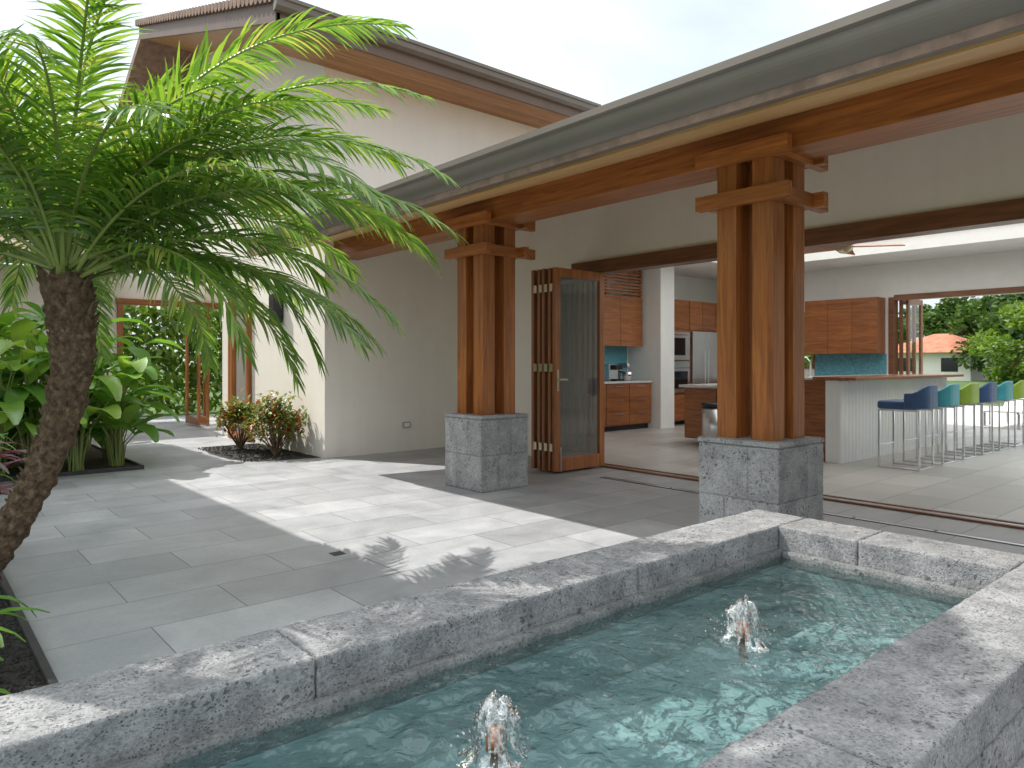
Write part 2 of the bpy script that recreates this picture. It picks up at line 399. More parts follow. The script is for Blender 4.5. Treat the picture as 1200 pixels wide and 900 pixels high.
def column(cx,cy):
    e=empty('timber_column')
    g=.001; B=[]
    x0,x1,y0,y1=cx-.3,cx+.3,cy-.3,cy+.3
    zs=[(0.002,.347),(.348,.700)]
    for k,(a,b) in enumerate(zs):
        s=cx-.3+(.38 if k%2 else .22); t=cy-.3+(.22 if k%2 else .40)
        for (p,q) in ((x0,s-g/2),(s+g/2,x1)):
            for (u,v) in ((y0,t-g/2),(t+g/2,y1)): B.append((p,q,u,v,a,b))
    rough_blocks('pedestal',B,stonep,e,.012,.004,.0022)
    box('pedestal_mortar',x0+.006,x1-.006,y0+.006,y1-.006,0,.70,stonep,e)
    rough_blocks('pedestal_cap',[(x0-.006,x1+.006,y0-.006,y1+.006,.701,.737)],stonep,e,.012,.005,.0016)
    w=.21;p=.15
    P=[]
    for sx in (-w,w-p):
        for sy in (-w,w-p):
            P.append((cx+sx,cx+sx+p,cy+sy,cy+sy+p,.735,2.628))
    for i,b in enumerate(P): boxes('post_%d'%(i+1),[b],woodZ,e,.004)
    box('core',cx-.05,cx+.05,cy-.05,cy+.05,.735,2.628,woodZ,e)
    yb=[];xb=[]
    for (a,b) in ((2.31,2.41),(2.60,2.71)):
        yb+=[(cx-w-.065,cx-w-.001,cy-.345,cy+.345,a,b),(cx+w+.001,cx+w+.065,cy-.345,cy+.345,a,b)]
        xb+=[(cx-w+.001,cx+.43,cy-w-.062,cy-w-.001,a-.003,b-.003),(cx-w+.001,cx+.43,cy+w+.001,cy+w+.062,a-.003,b-.003)]
    boxes('cross_bar_y',yb,woodY,e,.003); boxes('cross_bar_x',xb,woodX,e,.003)
    return e
for cy in (2.65,5.70,-.40,-3.45): column(4.54,cy)

def panel(nm,x0,x1,y,par,t=.045,z0=.025,z1=2.32,wood_=dwoodZ,axis='X',gm=None):
    s=.085
    L=[(x0,x0+s,y,y+t,z0,z1),(x1-s,x1,y,y+t,z0,z1),(x0+s,x1-s,y+.001,y+t-.001,z1-.10,z1),(x0+s,x1-s,y+.001,y+t-.001,z0,z0+.15)]
    q=[(x0+s,y+t/2,z0+.15),(x1-s,y+t/2,z0+.15),(x1-s,y+t/2,z1-.1),(x0+s,y+t/2,z1-.1)]
    if axis=='Y':
        f=lambda b:(b[2],b[3],b[0],b[1],b[4],b[5]); L=[f(b) for b in L]; q=[(b,a,c) for a,b,c in q]
    boxes(nm+'_frame',L,wood_,par,.004); mk(nm+'_glass',q,[(0,1,2,3)],gm or glass,par)
bd=empty('bifold_door')
for i in range(5):
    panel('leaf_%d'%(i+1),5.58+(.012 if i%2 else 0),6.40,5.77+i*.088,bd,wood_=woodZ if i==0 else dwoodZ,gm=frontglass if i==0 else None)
boxes('hinges',[(5.565,5.60,5.80+i*.088,5.85+i*.088,z,z+.09) for i in range(4) for z in (.25,1.15,2.05)],hmetal,bd,.003)
boxes('handle_plate',[(5.607,5.637,5.764,5.769,.93,1.17)],hmetal,bd,.002)
boxes('lever',[(5.612,5.632,5.72,5.763,1.05,1.07),(5.612,5.73,5.712,5.727,1.05,1.07)],hmetal,bd,.003)
box('flush_bolt',5.66,5.67,5.76,5.769,.02,.30,steel,bd)
bd2=empty('bifold_door')
panel('leaf_1',14.16,14.85,5.40,bd2,z1=2.44); panel('leaf_2',14.16,14.85,5.28,bd2,z1=2.44)
boxes('opening_frame',[(13.97,14.16,5.46,5.56,0,2.46),(13.965,14.165,-1.2,5.46,2.40,2.50)],dwoodY,bd2,.003)
boxes('window_frame',[(13.97,14.15,6.97,7.01,1.13,2.27),(13.97,14.15,7.43,7.47,1.13,2.27),(13.97,14.15,7.01,7.43,2.23,2.27),(13.97,14.15,7.01,7.43,1.13,1.17)],dwoodZ,kh)

# ------------------------------------------------------------ kitchen
kc=empty('kitchen_cabinets')
box('counter_base',9.0,10.9,8.66,9.245,.10,.87,cabX,kc)
boxes('toe_kick',[(9.0,10.9,8.72,9.24,.004,.098)],blackm,kc)
D=[]
for k in range(3):
    xa=9.0+k*.634
    for a,b in ((.12,.36),(.37,.61),(.62,.86)): D.append((xa+.006,xa+.628,8.64,8.659,a,b))
boxes('drawers',D,cabX,kc,.002)
boxes('drawer_pulls',[(d[0]+.2,d[1]-.2,8.615,8.625,d[5]-.05,d[5]-.04) for d in D],steel,kc)
box('counter_top',8.98,10.92,8.62,9.246,.872,.912,quartz,kc,.003)
box('backsplash',9.0,10.9,9.235,9.248,.914,1.56,bluetile,kc)
boxes('wall_cabinets',[(9.0+k*.634,9.0+k*.634+.628,8.85,9.244,1.56,2.50) for k in range(3)],cabX,kc,.003)
boxes('louvres',[(9.0,10.9,8.86,8.885,2.54+k*.06,2.575+k*.06) for k in range(9)],cabX,kc)
boxes('louvre_posts',[(xx,xx+.04,8.89,8.93,2.502,3.08) for xx in (9.0,9.9,10.86)],cabX,kc)
box('white_pier',10.94,11.36,8.45,9.246,.004,3.098,whitep,kc)
box('tall_cabinet_body',11.38,14-.003,8.64,9.246,.10,2.50,cabX,kc)
D=[(11.39,12.08,8.615,8.637,1.92,2.49),(11.39,12.08,8.615,8.637,.12,.62),(12.1,12.53,8.615,8.637,1.92,2.49),(12.54,12.98,8.615,8.637,1.92,2.49),(13.0,13.5,8.615,8.637,.12,2.49),(13.51,13.98,8.615,8.637,.12,2.49)]
boxes('tall_cabinet_doors',D,cabX,kc,.003)
ov=empty('wall_oven')
boxes('oven_body',[(11.42,12.06,8.59,8.637,.66,1.28),(11.42,12.06,8.59,8.637,1.30,1.86)],steel,ov,.004)
boxes('oven_window',[(11.50,11.98,8.582,8.589,.74,1.08),(11.48,11.90,8.582,8.589,1.40,1.74)],blackg,ov)
boxes('oven_handle',[(11.46,12.02,8.545,8.565,1.14,1.16),(11.46,12.02,8.545,8.565,1.79,1.81)],chrome,ov,.004)
fr=empty('refrigerator')
boxes('fridge_door',[(12.12,12.54,8.56,8.637,.12,1.88),(12.55,12.98,8.56,8.637,.12,1.88)],steel,fr,.006)
boxes('fridge_handle',[(12.48,12.50,8.51,8.53,.6,1.5),(12.59,12.61,8.51,8.53,.6,1.5)],chrome,fr,.004)
kc2=empty('wall_cabinet')
boxes('cabinet_box',[(13.62,13.998,5.62+k*.46,5.62+k*.46+.455,1.42,2.46) for k in range(3)],cabY,kc2,.003)
box('backsplash_panel',13.985,13.997,5.6,6.98,.92,1.418,bluetile,kc2)
box('base_cabinet',13.4,13.998,5.62,8.6,.1,.87,cabY,kc2); box('base_top',13.36,13.997,5.60,8.61,.872,.912,quartz,kc2)
ap=empty('espresso_machine')
box('machine_body',9.95,10.2,8.85,9.15,.914,1.22,steel,ap,.015); box('machine_head',9.97,10.18,8.72,8.85,1.12,1.21,blackm,ap,.01); box('drip_tray',9.97,10.18,8.70,8.849,.914,.95,blackm,ap,.004)
tube('group_handle',[(10.07,8.73,1.09),(10.07,8.58,1.07)],.014,blackm,ap)
st=empty('stand_mixer')
tube('mixer_bowl',[(10.45,8.85,.914),(10.45,8.85,1.0),(10.45,8.85,1.08)],[.06,.1,.11],chrome,st,16); box('mixer_arm',10.40,10.50,8.80,9.1,1.14,1.24,steel,st,.03); box('mixer_column',10.41,10.49,9.0,9.09,.914,1.14,steel,st,.02)
isl=empty('kitchen_island')
box('island_end',8.86,8.9,4.262,4.95,.004,1.03,cabY,isl,.003)
box('island_body',9.2,12.3,4.952,6.65,.1,.87,cabY,isl)
boxes('island_end_doors',[(9.178,9.199,4.96+k*.56,4.96+k*.56+.55,.12,.86) for k in range(3)],cabY,isl,.003)
box('island_counter',9.12,12.38,4.952,6.70,.872,.915,quartz,isl,.004)
box('bar_wall_core',8.9,12.4,4.10,4.95,.004,1.03,cabY,isl)
n=int((12.4-8.82)/.0125)
prof=[]
for k in range(n+1):
    xx=8.82+k*.0125; prof.append((xx,4.075-.016*abs(math.sin(math.pi*(xx-8.82)/.1))))
vs=[];fs=[]; m=len(prof)
for z in [.004+k*.102 for k in range(11)]:
    for p in prof: vs.append((p[0],p[1],z))
for r_ in range(10):
    for k in range(m-1): fs.append((r_*m+k,r_*m+k+1,(r_+1)*m+k+1,(r_+1)*m+k))
mk('ribbed_tile',vs,fs,whitep,isl,recalc=False)
box('ribbed_tile_back',8.82,12.4,4.077,4.099,.004,1.028,whitep,isl)
box('bar_end_tile',8.815,8.899,4.08,4.26,.004,1.028,whitep,isl,.004)
box('bar_top',8.76,12.5,3.86,4.40,1.032,1.075,redtop,isl,.006)
box('bar_back_top',8.8,12.45,4.402,4.95,1.032,1.06,quartz,isl,.004)
fc=empty('kitchen_faucet')
tube('spout',[(10.3,5.2,.915),(10.3,5.2,1.25),(10.3,5.26,1.33),(10.3,5.36,1.33),(10.3,5.41,1.25)],.013,chrome,fc)
tb=empty('trash_can')
tube('bin_body',[(8.9,5.95,.006),(8.9,5.95,.60)],[.15,.15],steel,tb,28); tube('bin_lid',[(8.9,5.95,.602),(8.9,5.95,.66),(8.9,5.95,.675)],[.153,.153,.11],blackm,tb,28)
navy=simple('navy_leather',(.035,.09,.22),.4); teal=simple('teal_leather',(.05,.34,.40),.4); lime=simple('lime_leather',(.30,.44,.04),.4)
for i,(mm) in enumerate((navy,teal,lime,navy,teal,lime)):
    e=empty('bar_stool'); cx=9.12+i*.73; cy=3.42
    a,b,c,d=cx-.21,cx+.21,cy-.21,cy+.23; t=.011
    legs=[]
    for X in (a,b):
        for Y in (c,d): legs.append((X-t,X+t,Y-t,Y+t,.022,.70))
    for X in (a,b): legs.append((X-t,X+t,c-t,d+t,.004,.0218)); legs.append((X-t,X+t,c+t+.001,d-t-.001,.68,.70))
    legs+= [(a+t,b-t,d-t,d+t,.26,.28),(a+t,b-t,c-t,c+t,.004,.0218)]
    boxes('frame',legs,chrome,e,.002)
    box('seat',cx-.235,cx+.235,cy-.19,cy+.25,.702,.80,mm,e,.03,seg=4)
    vs=[];fs=[];m=14
    for k in range(m+1):
        th=math.pi*(k/m); 
        for rr,zz in ((.0,.72),(.0,.99),(.045,.99),(.045,.72)):
            R0=.255-rr; sx=math.copysign(abs(math.cos(th))**.6,math.cos(th)); sy=math.sin(th)**.6 if 0<k<m else 0
            vs.append((cx+R0*sx, cy-.06-(R0-.02)*sy, zz-(.10 if zz>.9 else 0)*abs(math.cos(th))**3))
    for k in range(m):
        for q in range(4): fs.append((k*4+q,k*4+(q+1)%4,k*4+4+(q+1)%4,k*4+4+q))
    fs+= [(0,1,2,3),(m*4,m*4+1,m*4+2,m*4+3)]
    mk('backrest',vs,fs,mm,e,bevel=.012)
cf_=empty('ceiling_fan')
tube('downrod',[(9.5,4.34,3.398),(9.5,4.34,2.86)],.015,hmetal,cf_); tube('motor',[(9.5,4.34,2.88),(9.5,4.34,2.84),(9.5,4.34,2.75),(9.5,4.34,2.70)],[.05,.11,.11,.05],hmetal,cf_,20)
for k in range(5):
    an=k*math.pi*.4+.35; box('blade_%d'%k,9.60,10.22,4.25,4.43,2.78,2.795,woodX,cf_,.004,rot=(Vector((9.5,4.34,2.79)),Matrix.Rotation(an,4,'Z')@Matrix.Rotation(.25,4,'X')))
cl=empty('chaise_lounge')
boxes('chaise_frame',[(15.9,17.6,4.0,4.04,.28,.32),(15.9,17.6,4.56,4.6,.28,.32),(15.95,16.0,4.0,4.04,0,.28),(15.95,16.0,4.56,4.6,0,.28),(17.4,17.45,4.0,4.04,0,.28),(17.4,17.45,4.56,4.6,0,.28)],steel,cl)
boxes('chaise_sling',[(15.9,17.0,4.04,4.56,.30,.325)],whitep,cl)
box('chaise_back',17.0,17.6,4.04,4.56,.30,.325,whitep,cl,rot=(Vector((17.0,4.3,.31)),Matrix.Rotation(-.6,4,'Y')))

# ------------------------------------------------------------ two storey house
th=empty('two_storey_house')
RY=14.0
def tz(y): return 5.15+.31*(y-7.9) if y<=RY else 5.15+.31*(RY-7.9)-.5*(y-RY)
box('lower_walls',4.24,8.24,8.71,12.6,0,2.9,stucco,th)
extr('upper_walls',[(8.71,2.902),(15.3,2.902),(15.3,tz(15.3)),(RY,tz(RY)),(8.71,tz(8.71)-.02)],'X',4.24,8.24,stucco,th)
extr('roof',[(7.93,tz(7.93)+.02),(RY,tz(RY)+.02),(16.07,tz(16.07)+.02),(16.07,tz(16.07)+.18),(RY,tz(RY)+.18),(7.93,tz(7.93)+.18)],'X',3.30,8.5,rooftile,th)
extr('rake_soffit',[(7.93,tz(7.93)-.01),(RY,tz(RY)-.01),(RY,tz(RY)+.017),(7.93,tz(7.93)+.017)],'X',3.30,4.238,lwoodX,th)
extr('rake_fascia',[(7.9,tz(7.9)-.04),(RY,tz(RY)-.04),(RY,tz(RY)+.19),(7.9,tz(7.9)+.19)],'X',3.26,3.298,fascia,th)
boxes('eave_soffit',[(3.31,8.49,7.96+k*.094,7.96+k*.094+.09,5.118,5.138) for k in range(8)],lwoodX,th)
box('eave_fascia',3.26,8.52,7.90,7.935,5.09,5.26,fascia,th,.003)
extr('eave_gutter',[(7.80,5.38),(7.78,5.38),(7.78,5.34),(7.80,5.33),(7.81,5.27),(7.85,5.23),(7.898,5.22),(7.898,5.38)],'X',3.22,8.55,gutterm,th)
vs=[];fs=[]
y=7.95
while y<RY:
    v,f=tubedata([(3.20,y,tz(y)+.235),(3.48,y,tz(y)+.25)],[.062,.055],8,len(vs)); vs+=v;fs+=f
    y+=.14
mk('rake_tiles',vs,fs,rooftile,th)
vs=[];fs=[]
x=3.3
while x<8.5:
    v,f=tubedata([(x,7.93,5.36),(x,RY,tz(RY)+.20)],[.04,.04],8,len(vs)); vs+=v;fs+=f
    x+=.15
mk('roof_tiles',vs,fs,rooftile,th)
lt=empty('timber_door')
boxes('door_stiles',[(4.17,4.238,y,y+.08,.01,2.45) for y in (11.25,11.95,12.05)],woodZ,lt,.003)
boxes('door_rails',[(4.18,4.228,11.33,11.95,z,z+.1) for z in (.02,2.34)],woodY,lt,.003)
mk('door_pane',[(4.21,11.33,.12),(4.21,11.95,.12),(4.21,11.95,2.34),(4.21,11.33,2.34)],[(0,1,2,3)],glass,lt)
sc=empty('wall_sconce')
box('sconce_body',4.08,4.22,10.0,10.18,1.83,2.24,blackm,sc,.006); box('sconce_plate',4.2205,4.238,10.03,10.15,1.9,2.16,blackm,sc)
ou=empty('outdoor_outlet'); box('outlet_cover',5.42,5.54,8.68,8.708,.33,.41,gray_pl,ou,.006); box('outlet_lid',5.435,5.525,8.672,8.679,.34,.40,whitep,ou,.003)

# ------------------------------------------------------------ rear wing at the end of the walk
rw=empty('garden_wing')
boxes('wing_wall',[(-3,3.3,15.5,15.7,0,3.0),(5.6,8.0,15.5,15.7,0,3.0),(3.3,5.6,15.5,15.7,2.45,3.0)],stucco,rw)
boxes('wing_header',[(3.2,5.7,15.44,15.499,2.38,2.5)],woodX,rw,.003)
boxes('wing_jamb',[(3.22,3.32,15.44,15.72,0,2.379),(5.58,5.68,15.44,15.72,0,2.379)],woodZ,rw,.003)
panel('wing_door_a',14.6,15.42,4.45,rw,axis='Y',wood_=woodZ); panel('wing_door_b',14.6,15.42,4.62,rw,axis='Y',wood_=woodZ)
extr('wing_roof',[(14.6,2.95),(19,4.1),(19,4.3),(14.6,3.12)],'X',-3.2,3.25,rooftile,rw)
box('wing_fascia',-3.2,3.25,14.56,14.598,2.92,3.14,fascia,rw)
lw=empty('left_wing_house')
LE=3.4+TY*5.3
box('left_wing_walls',-6,-.6,LE+.5,15.45,0,5.0,stucco,lw)
boxes('left_wing_roof',[(-6.5,.40,LE,12.6,5.12,5.3)],rooftile,lw)
boxes('left_wing_roof_fascia',[(.401,.43,LE,12.6,5.08,5.34)],fascia,lw)
boxes('left_wing_upper_roof',[(-6.5,1.30,12.62,15.4,5.12,5.3)],lwoodX,lw)
boxes('left_wing_upper_fascia',[(1.301,1.34,12.6,15.45,5.06,5.36),(-6.5,1.34,12.57,12.599,5.06,5.36)],fascia,lw)
vs=[];fs=[]; y=12.7
while y<15.4:
    v,f=tubedata([(1.38,y,5.40),(-1.5,y,6.2)],[.06,.06],8,len(vs)); vs+=v;fs+=f; y+=.16
mk('left_wing_tiles',vs,fs,rooftile,lw)

# ------------------------------------------------------------ beds
pb=empty('planting_bed')
box('bed_soil',-4,.43,2.4,9.18,.002,.02,gravelm,pb); box('bed_edge',.431,.463,2.3,9.2,.001,.045,edging,pb,.004)
pb2=empty('planting_bed')
box('bed_soil',-4,2.17,9.23,15.45,.002,.02,soilm,pb2); boxes('bed_edge',[(.5,2.2,9.2,9.229,.001,.045),(2.171,2.2,9.23,15.4,.001,.045)],edging,pb2,.003)
pb3=empty('planting_bed')
mk('bed_soil',[(3.45,8.95,.004),(4.235,8.8,.004),(4.235,11,.004),(3.4,11,.004),(3.25,10.2,.004),(3.25,9.4,.004)],[(0,1,2,3,4,5)],gravelm,pb3)
vs=[];fs=[]
def stone_at(p,s):
    k=len(vs); M=Matrix.Rotation(U(0,6.28),3,'Z')@Matrix.Rotation(U(0,3),3,'X')
    for q in ((1,0,0),(-1,0,0),(0,1,0),(0,-1,0),(0,0,1),(0,0,-1)):
        vs.append(Vector(p)+M@(Vector(q)*s*U(.7,1.2)))
    for f in ((0,2,4),(2,1,4),(1,3,4),(3,0,4),(2,0,5),(1,2,5),(3,1,5),(0,3,5)): fs.append(tuple(k+i for i in f))
for _ in range(5000): stone_at((U(-.3,.425),U(2.4,7),.022),U(.006,.016))
for _ in range(900): stone_at((U(3.3,4.2),U(9.0,10.9),.008),U(.008,.018))
mk('lava_rock_gravel',vs,fs,gravelm,None,recalc=False)

# ------------------------------------------------------------ fountain
ft=empty('stone_fountain')
X0,X1,Y0,Y1=-.95,3.72,.585,2.20; rw_=.30; zt=.417
def slabs(xs,y0,y1,z0,z1,along='X'):
    o=[]
    for a,b in zip(xs[:-1],xs[1:]):
        o.append((a+.0005,b-.0005,y0,y1,z0,z1) if along=='X' else (y0,y1,a+.0005,b-.0005,z0,z1))
    return o
cap=slabs([X0,-.05,.90,2.32,X1],Y1-rw_,Y1,zt-.13,zt)+slabs([X0,.35,1.55,2.75,X1],Y0,Y0+rw_,zt-.13,zt)
cap+=slabs([Y0+rw_+.001,1.50,Y1-rw_-.001],X1-rw_,X1,zt-.13,zt,'Y')+slabs([Y0+rw_+.001,Y1-rw_-.001],X0,X0+rw_,zt-.13,zt,'Y')
rough_blocks('rim_cap',cap,stone,ft,.011,.007,.0022)
body=[]
for k,(a,b) in enumerate(((.002,.142),(.145,.284))):
    o=.35*k
    xs=[X0,X0+.4+o]+[X0+.4+o+.75*j for j in range(1,6) if X0+.4+o+.75*j<X1-.2]+[X1]
    body+=slabs(xs,Y1-.26,Y1-.004,a,b)+slabs(xs,Y0+.004,Y0+.26,a,b)
    body+=slabs([Y0+.262,1.2+.2*k,Y1-.262],X1-.26,X1-.004,a,b,'Y')+slabs([Y0+.262,1.2+.2*k,Y1-.262],X0+.004,X0+.26,a,b,'Y')
rough_blocks('basin_wall',body,stone,ft,.025,.008,.0018)
ix0,ix1,iy0,iy1=X0+rw_+.035,X1-rw_-.035,Y0+rw_+.035,Y1-rw_-.035
zl=.30; zf=.012
rough_blocks('inner_ledge',[(X0+.262,X1-.262,iy1,Y1-.262,.22,zl),(X0+.262,X1-.262,Y0+.262,iy0,.22,zl),(ix1,X1-.262,iy0+.001,iy1-.001,.22,zl-.001),(X0+.262,ix0,iy0+.001,iy1-.001,.22,zl-.001)],stoned,ft,.018,.008,.0022)
boxes('basin_liner',[(X0+.262,X1-.262,iy1+.002,Y1-.262,zf,.219),(X0+.262,X1-.262,Y0+.262,iy0-.002,zf,.219),(ix1+.002,X1-.262,iy0,iy1,zf,.219),(X0+.262,ix0-.002,iy0,iy1,zf,.219)],basinm,ft)
box('basin_floor',X0+.262,X1-.262,Y0+.262,Y1-.262,.002,zf-.001,basinm,ft)
JY=1.39; jets=[(2.27,JY),(1.14,JY),(.0,JY)]
nx=int((ix1-ix0)/.012); ny=int((iy1-iy0)/.012)
zw=.268
vs=[];fs=[]
for j in range(ny+1):
    for i in range(nx+1):
        x=ix0+(ix1-ix0)*i/nx; y=iy0+(iy1-iy0)*j/ny; h=0
        for q,(a,b) in enumerate(jets):
            wob=.04*noise.noise(Vector((x*4,y*4,q*3.1)))
            r=math.hypot(x-a,y-b)+wob
            h+=.0068*math.sin(2*math.pi*r/.11)*math.exp(-r/.42)*min(1,r/.05)
            h+=.0032*math.sin(2*math.pi*r/.05+q)*math.exp(-r/.28)
        h+=.012*noise.noise(Vector((x*4.0,y*5.0,.3)))+.010*noise.noise(Vector((x*9+y*3,y*11,1.7)))
        h+=.0030*noise.noise(Vector((x*22,y*24,4.7)))
        vs.append((x,y,zw+h))
for j in range(ny):
    for i in range(nx):
        k=j*(nx+1)+i; fs.append((k,k+1,k+nx+2,k+nx+1))
mk('water',vs,fs,water,ft,smooth=True,recalc=False)
for q,(a,b) in enumerate(jets):
    tube('nozzle_%d'%(q+1),[(a,b,zw-.06),(a,b,zw+.01),(a,b,zw+.012),(a,b,zw+.045),(a,b,zw+.05),(a,b,zw+.07)],[.016,.016,.027,.027,.021,.018],copper,ft,20)
    prof2=[(.006,.128),(.016,.134),(.030,.130),(.042,.115),(.049,.09),(.052,.06),(.058,.03),(.075,.008),(.10,-.003)]
    vs=[];fs=[];sg=40
    vs.append((a,b,zw+.125))
    for k,(r,z) in enumerate(prof2):
        for s in range(sg):
            th_=2*math.pi*s/sg
            nn=noise.noise(Vector((math.cos(th_)*2.3+q*5,math.sin(th_)*2.3,z*18)))
            n2=noise.noise(Vector((math.cos(th_)*7+q*5,math.sin(th_)*7,z*40)))
            rr=r*(1+.34*nn+.22*n2); vs.append((a+rr*math.cos(th_),b+rr*math.sin(th_),zw+z*(1+.25*nn)))
    for s in range(sg): fs.append((0,1+s,1+(s+1)%sg))
    for k in range(len(prof2)-1):
        for s in range(sg):
            if k>3 and noise.noise(Vector((s*.55,k*.35,q*9.)))>.10: continue
            fs.append((1+k*sg+s,1+k*sg+(s+1)%sg,1+(k+1)*sg+(s+1)%sg,1+(k+1)*sg+s))
    mk('plume_%d'%(q+1),vs,fs,froth,ft,smooth=True,recalc=False)
    vs=[];fs=[]
    for _ in range(260):
        an=U(0,6.28); rr=abs(random.gauss(0,.055))+.015; hh=max(.0,.16-rr*1.1)*U(.1,1.15)
        p=Vector((a+rr*math.cos(an),b+rr*math.sin(an),zw+hh)); s_=U(.001,.0035)
        k=len(vs)
        for dq in ((1,0,0),(-1,0,0),(0,1,0),(0,-1,0),(0,0,1.4),(0,0,-1.4)): vs.append(p+Vector(dq)*s_)
        for f in ((0,2,4),(2,1,4),(1,3,4),(3,0,4),(2,0,5),(1,2,5),(3,1,5),(0,3,5)): fs.append(tuple(k+i for i in f))
    mk('droplets_%d'%(q+1),vs,fs,froth,ft,smooth=True,recalc=False)

# ------------------------------------------------------------ vegetation
def frond(base,az,e0,L,droop,V,F,MI,rv,side_curl=0,ll=.27):
    n=22; p=Vector(base); ds=L/n
    pts=[];tan=[]
    for i in range(n+1):
        t=i/n; e=e0-droop*(t**1.25); a=az+side_curl*t
        d=Vector((math.cos(a)*math.cos(e),math.sin(a)*math.cos(e),math.sin(e)))
        pts.append(p.copy()); tan.append(d); p=p+d*ds
    k=len(V); v,f=tubedata(pts,[.011*(1-.8*i/n)+.0015 for i in range(n+1)],5,k); V+=v; F+=f; MI+= [1]*len(f)
    m=int(L*34)
    roll=U(-.45,.45)
    for j in range(m):
        t=.12+.88*(j+.5)/m; fi=t*n; i=min(int(fi),n-1); u=fi-i
        P=pts[i].lerp(pts[i+1],u); T=tan[i].lerp(tan[i+1],u).normalized()
        S=T.cross(Vector((0,0,1)))
        if S.length<.05: S=Vector((1,0,0))
        S.normalize(); Up=S.cross(T)
        S,Up=S*math.cos(roll)+Up*math.sin(roll),Up*math.cos(roll)-S*math.sin(roll)
        env=min(1,(t-.05)/.25)**.7*(1-max(0,(t-.55)/.45)**1.6*.55)
        for sg_ in (-1,1):
            l=ll*env*U(.85,1.12)
            ang=math.radians(62-34*t+U(-7,7))
            D=(T*math.cos(ang)+S*sg_*math.sin(ang)+Up*U(.05,.38)).normalized()
            wv=.0085*U(.85,1.2)
            W=D.cross(Up); W=(W.normalized()+Up*U(-.5,.5)).normalized()
            k=len(V); q=P.copy(); dd=D.copy(); seg=4
            for s in range(seg+1):
                ww=wv*(.55,1,.95,.6,.05)[s]
                V.append(q+W*ww); V.append(q-W*ww)
                dd=(dd+Vector((0,0,-.12-U(0,.14)))).normalized(); q=q+dd*(l/seg)
            for s in range(seg): F.append((k+2*s,k+2*s+1,k+2*s+3,k+2*s+2)); MI.append(0)
def trunk(path,r0,r1,par,n=170,sg=56,name='trunk'):
    P=[Vector(p) for p in path]
    def bez(t):
        a,b,c,d=P; s=1-t; return a*s**3+b*3*s*s*t+c*3*s*t*t+d*t**3
    vs=[];fs=[]
    for i in range(n+1):
        t=i/n; c=bez(t); r=r0+(r1-r0)*(t**2.2)+.03*math.exp(-t*12)
        tg=(bez(min(1,t+.01))-bez(max(0,t-.01))).normalized(); A=tg.cross(Vector((0,1,0))).normalized(); B=tg.cross(A)
        for j in range(sg):
            th_=2*math.pi*j/sg; zz=t*52
            kn=max(0,math.sin(5*th_+zz*1.5)*math.sin(5*th_-zz*1.5))**.5
            rr=r*(1+.13*kn+.22*noise.noise(Vector((math.cos(th_)*2.2,math.sin(th_)*2.2,t*22)))+.12*noise.noise(Vector((math.cos(th_)*7,math.sin(th_)*7,t*70))))
            vs.append(c+A*math.cos(th_)*rr+B*math.sin(th_)*rr)
    for i in range(n):
        for j in range(sg): fs.append((i*sg+j,i*sg+(j+1)%sg,(i+1)*sg+(j+1)%sg,(i+1)*sg+j))
    mk(name,vs,fs,bark,par,smooth=True,recalc=True)
    return bez
def palm(path,r0,r1,fr_list,nstub=90,ll=.27,stub_from=.55):
    e=empty('palm_tree'); bz=trunk(path,r0,r1,e); top=Vector(path[3])
    V=[];F=[];MI=[]
    for (az,e0,L,dr,sc_) in fr_list:
        b=top+Vector((math.cos(az)*.05,math.sin(az)*.05,U(-.06,.10)))
        frond(b,az,e0,L,dr,V,F,MI,None,sc_,ll)
    o=mk('fronds',V,F,[palmleaf,palmrach],e,recalc=False); o.data.polygons.foreach_set('material_index',MI)
    vs=[];fs=[]
    for k in range(nstub):
        t=stub_from+(1-stub_from)*k/nstub; c=bz(t); a=k*2.4; r=(r0+(r1-r0)*t**2.2); q=.35+.65*t*t
        d=Vector((math.cos(a),math.sin(a),0)); s=c+d*r*.82; en=s+d*U(.03,.07)*q+Vector((0,0,U(.04,.11)*q))
        v,f=tubedata([s,s.lerp(en,.5),en],[.020*q+.004,.014*q+.003,.004],5,len(vs)); vs+=v;fs+=f
    mk('leaf_bases',vs,fs,bark,e)
    return e
top=(.67,4.46,1.72)
fl=[]
for k in range(60):
    az=k*2.39996+U(-.2,.2); q=k/60
    e0=math.radians(84-66*q+U(-8,8)); L=U(1.45,2.0); dr=math.radians(72+42*R()-8*q)
    deg=math.degrees(math.atan2(math.sin(az),math.cos(az)))
    if -165<deg<-62 and e0<math.radians(52): continue
    if -62<deg<-20 and q>.8: continue
    fl.append((az,e0,L,dr,U(-.25,.25)))
for (az,e0,L,dr) in ((-45,40,2.25,80),(-52,32,2.2,78),(-38,54,2.3,90),(-30,62,2.1,95),(-56,24,2.0,74),(-48,60,2.35,86),(-66,48,1.8,88),(-25,40,2.0,80),(-40,16,1.7,70),(-50,10,1.5,75),(-20,20,1.8,75),
  (-35,72,2.4,80),(-15,66,2.2,75),(-50,48,2.0,98),(-100,62,1.7,85),(-120,66,1.7,80),(-62,20,1.45,98),(-38,22,1.6,100),(-10,10,1.5,90)):
    fl.append((math.radians(az),math.radians(e0),L,math.radians(dr),U(-.12,.12)))
palm([(.24,4.54,0),(.45,4.50,.45),(.85,4.46,.95),top],.068,.115,fl,260,.29,.08)
fl=[(k*2.39996,math.radians(80-60*k/24+U(-6,6)),U(1.3,1.6),math.radians(60+25*R()),U(-.2,.2)) for k in range(24)]
palm([(-.75,3.9,0),(-.7,3.9,1.5),(-.4,3.7,2.8),(-.05,3.45,4.3)],.08,.11,fl,60)

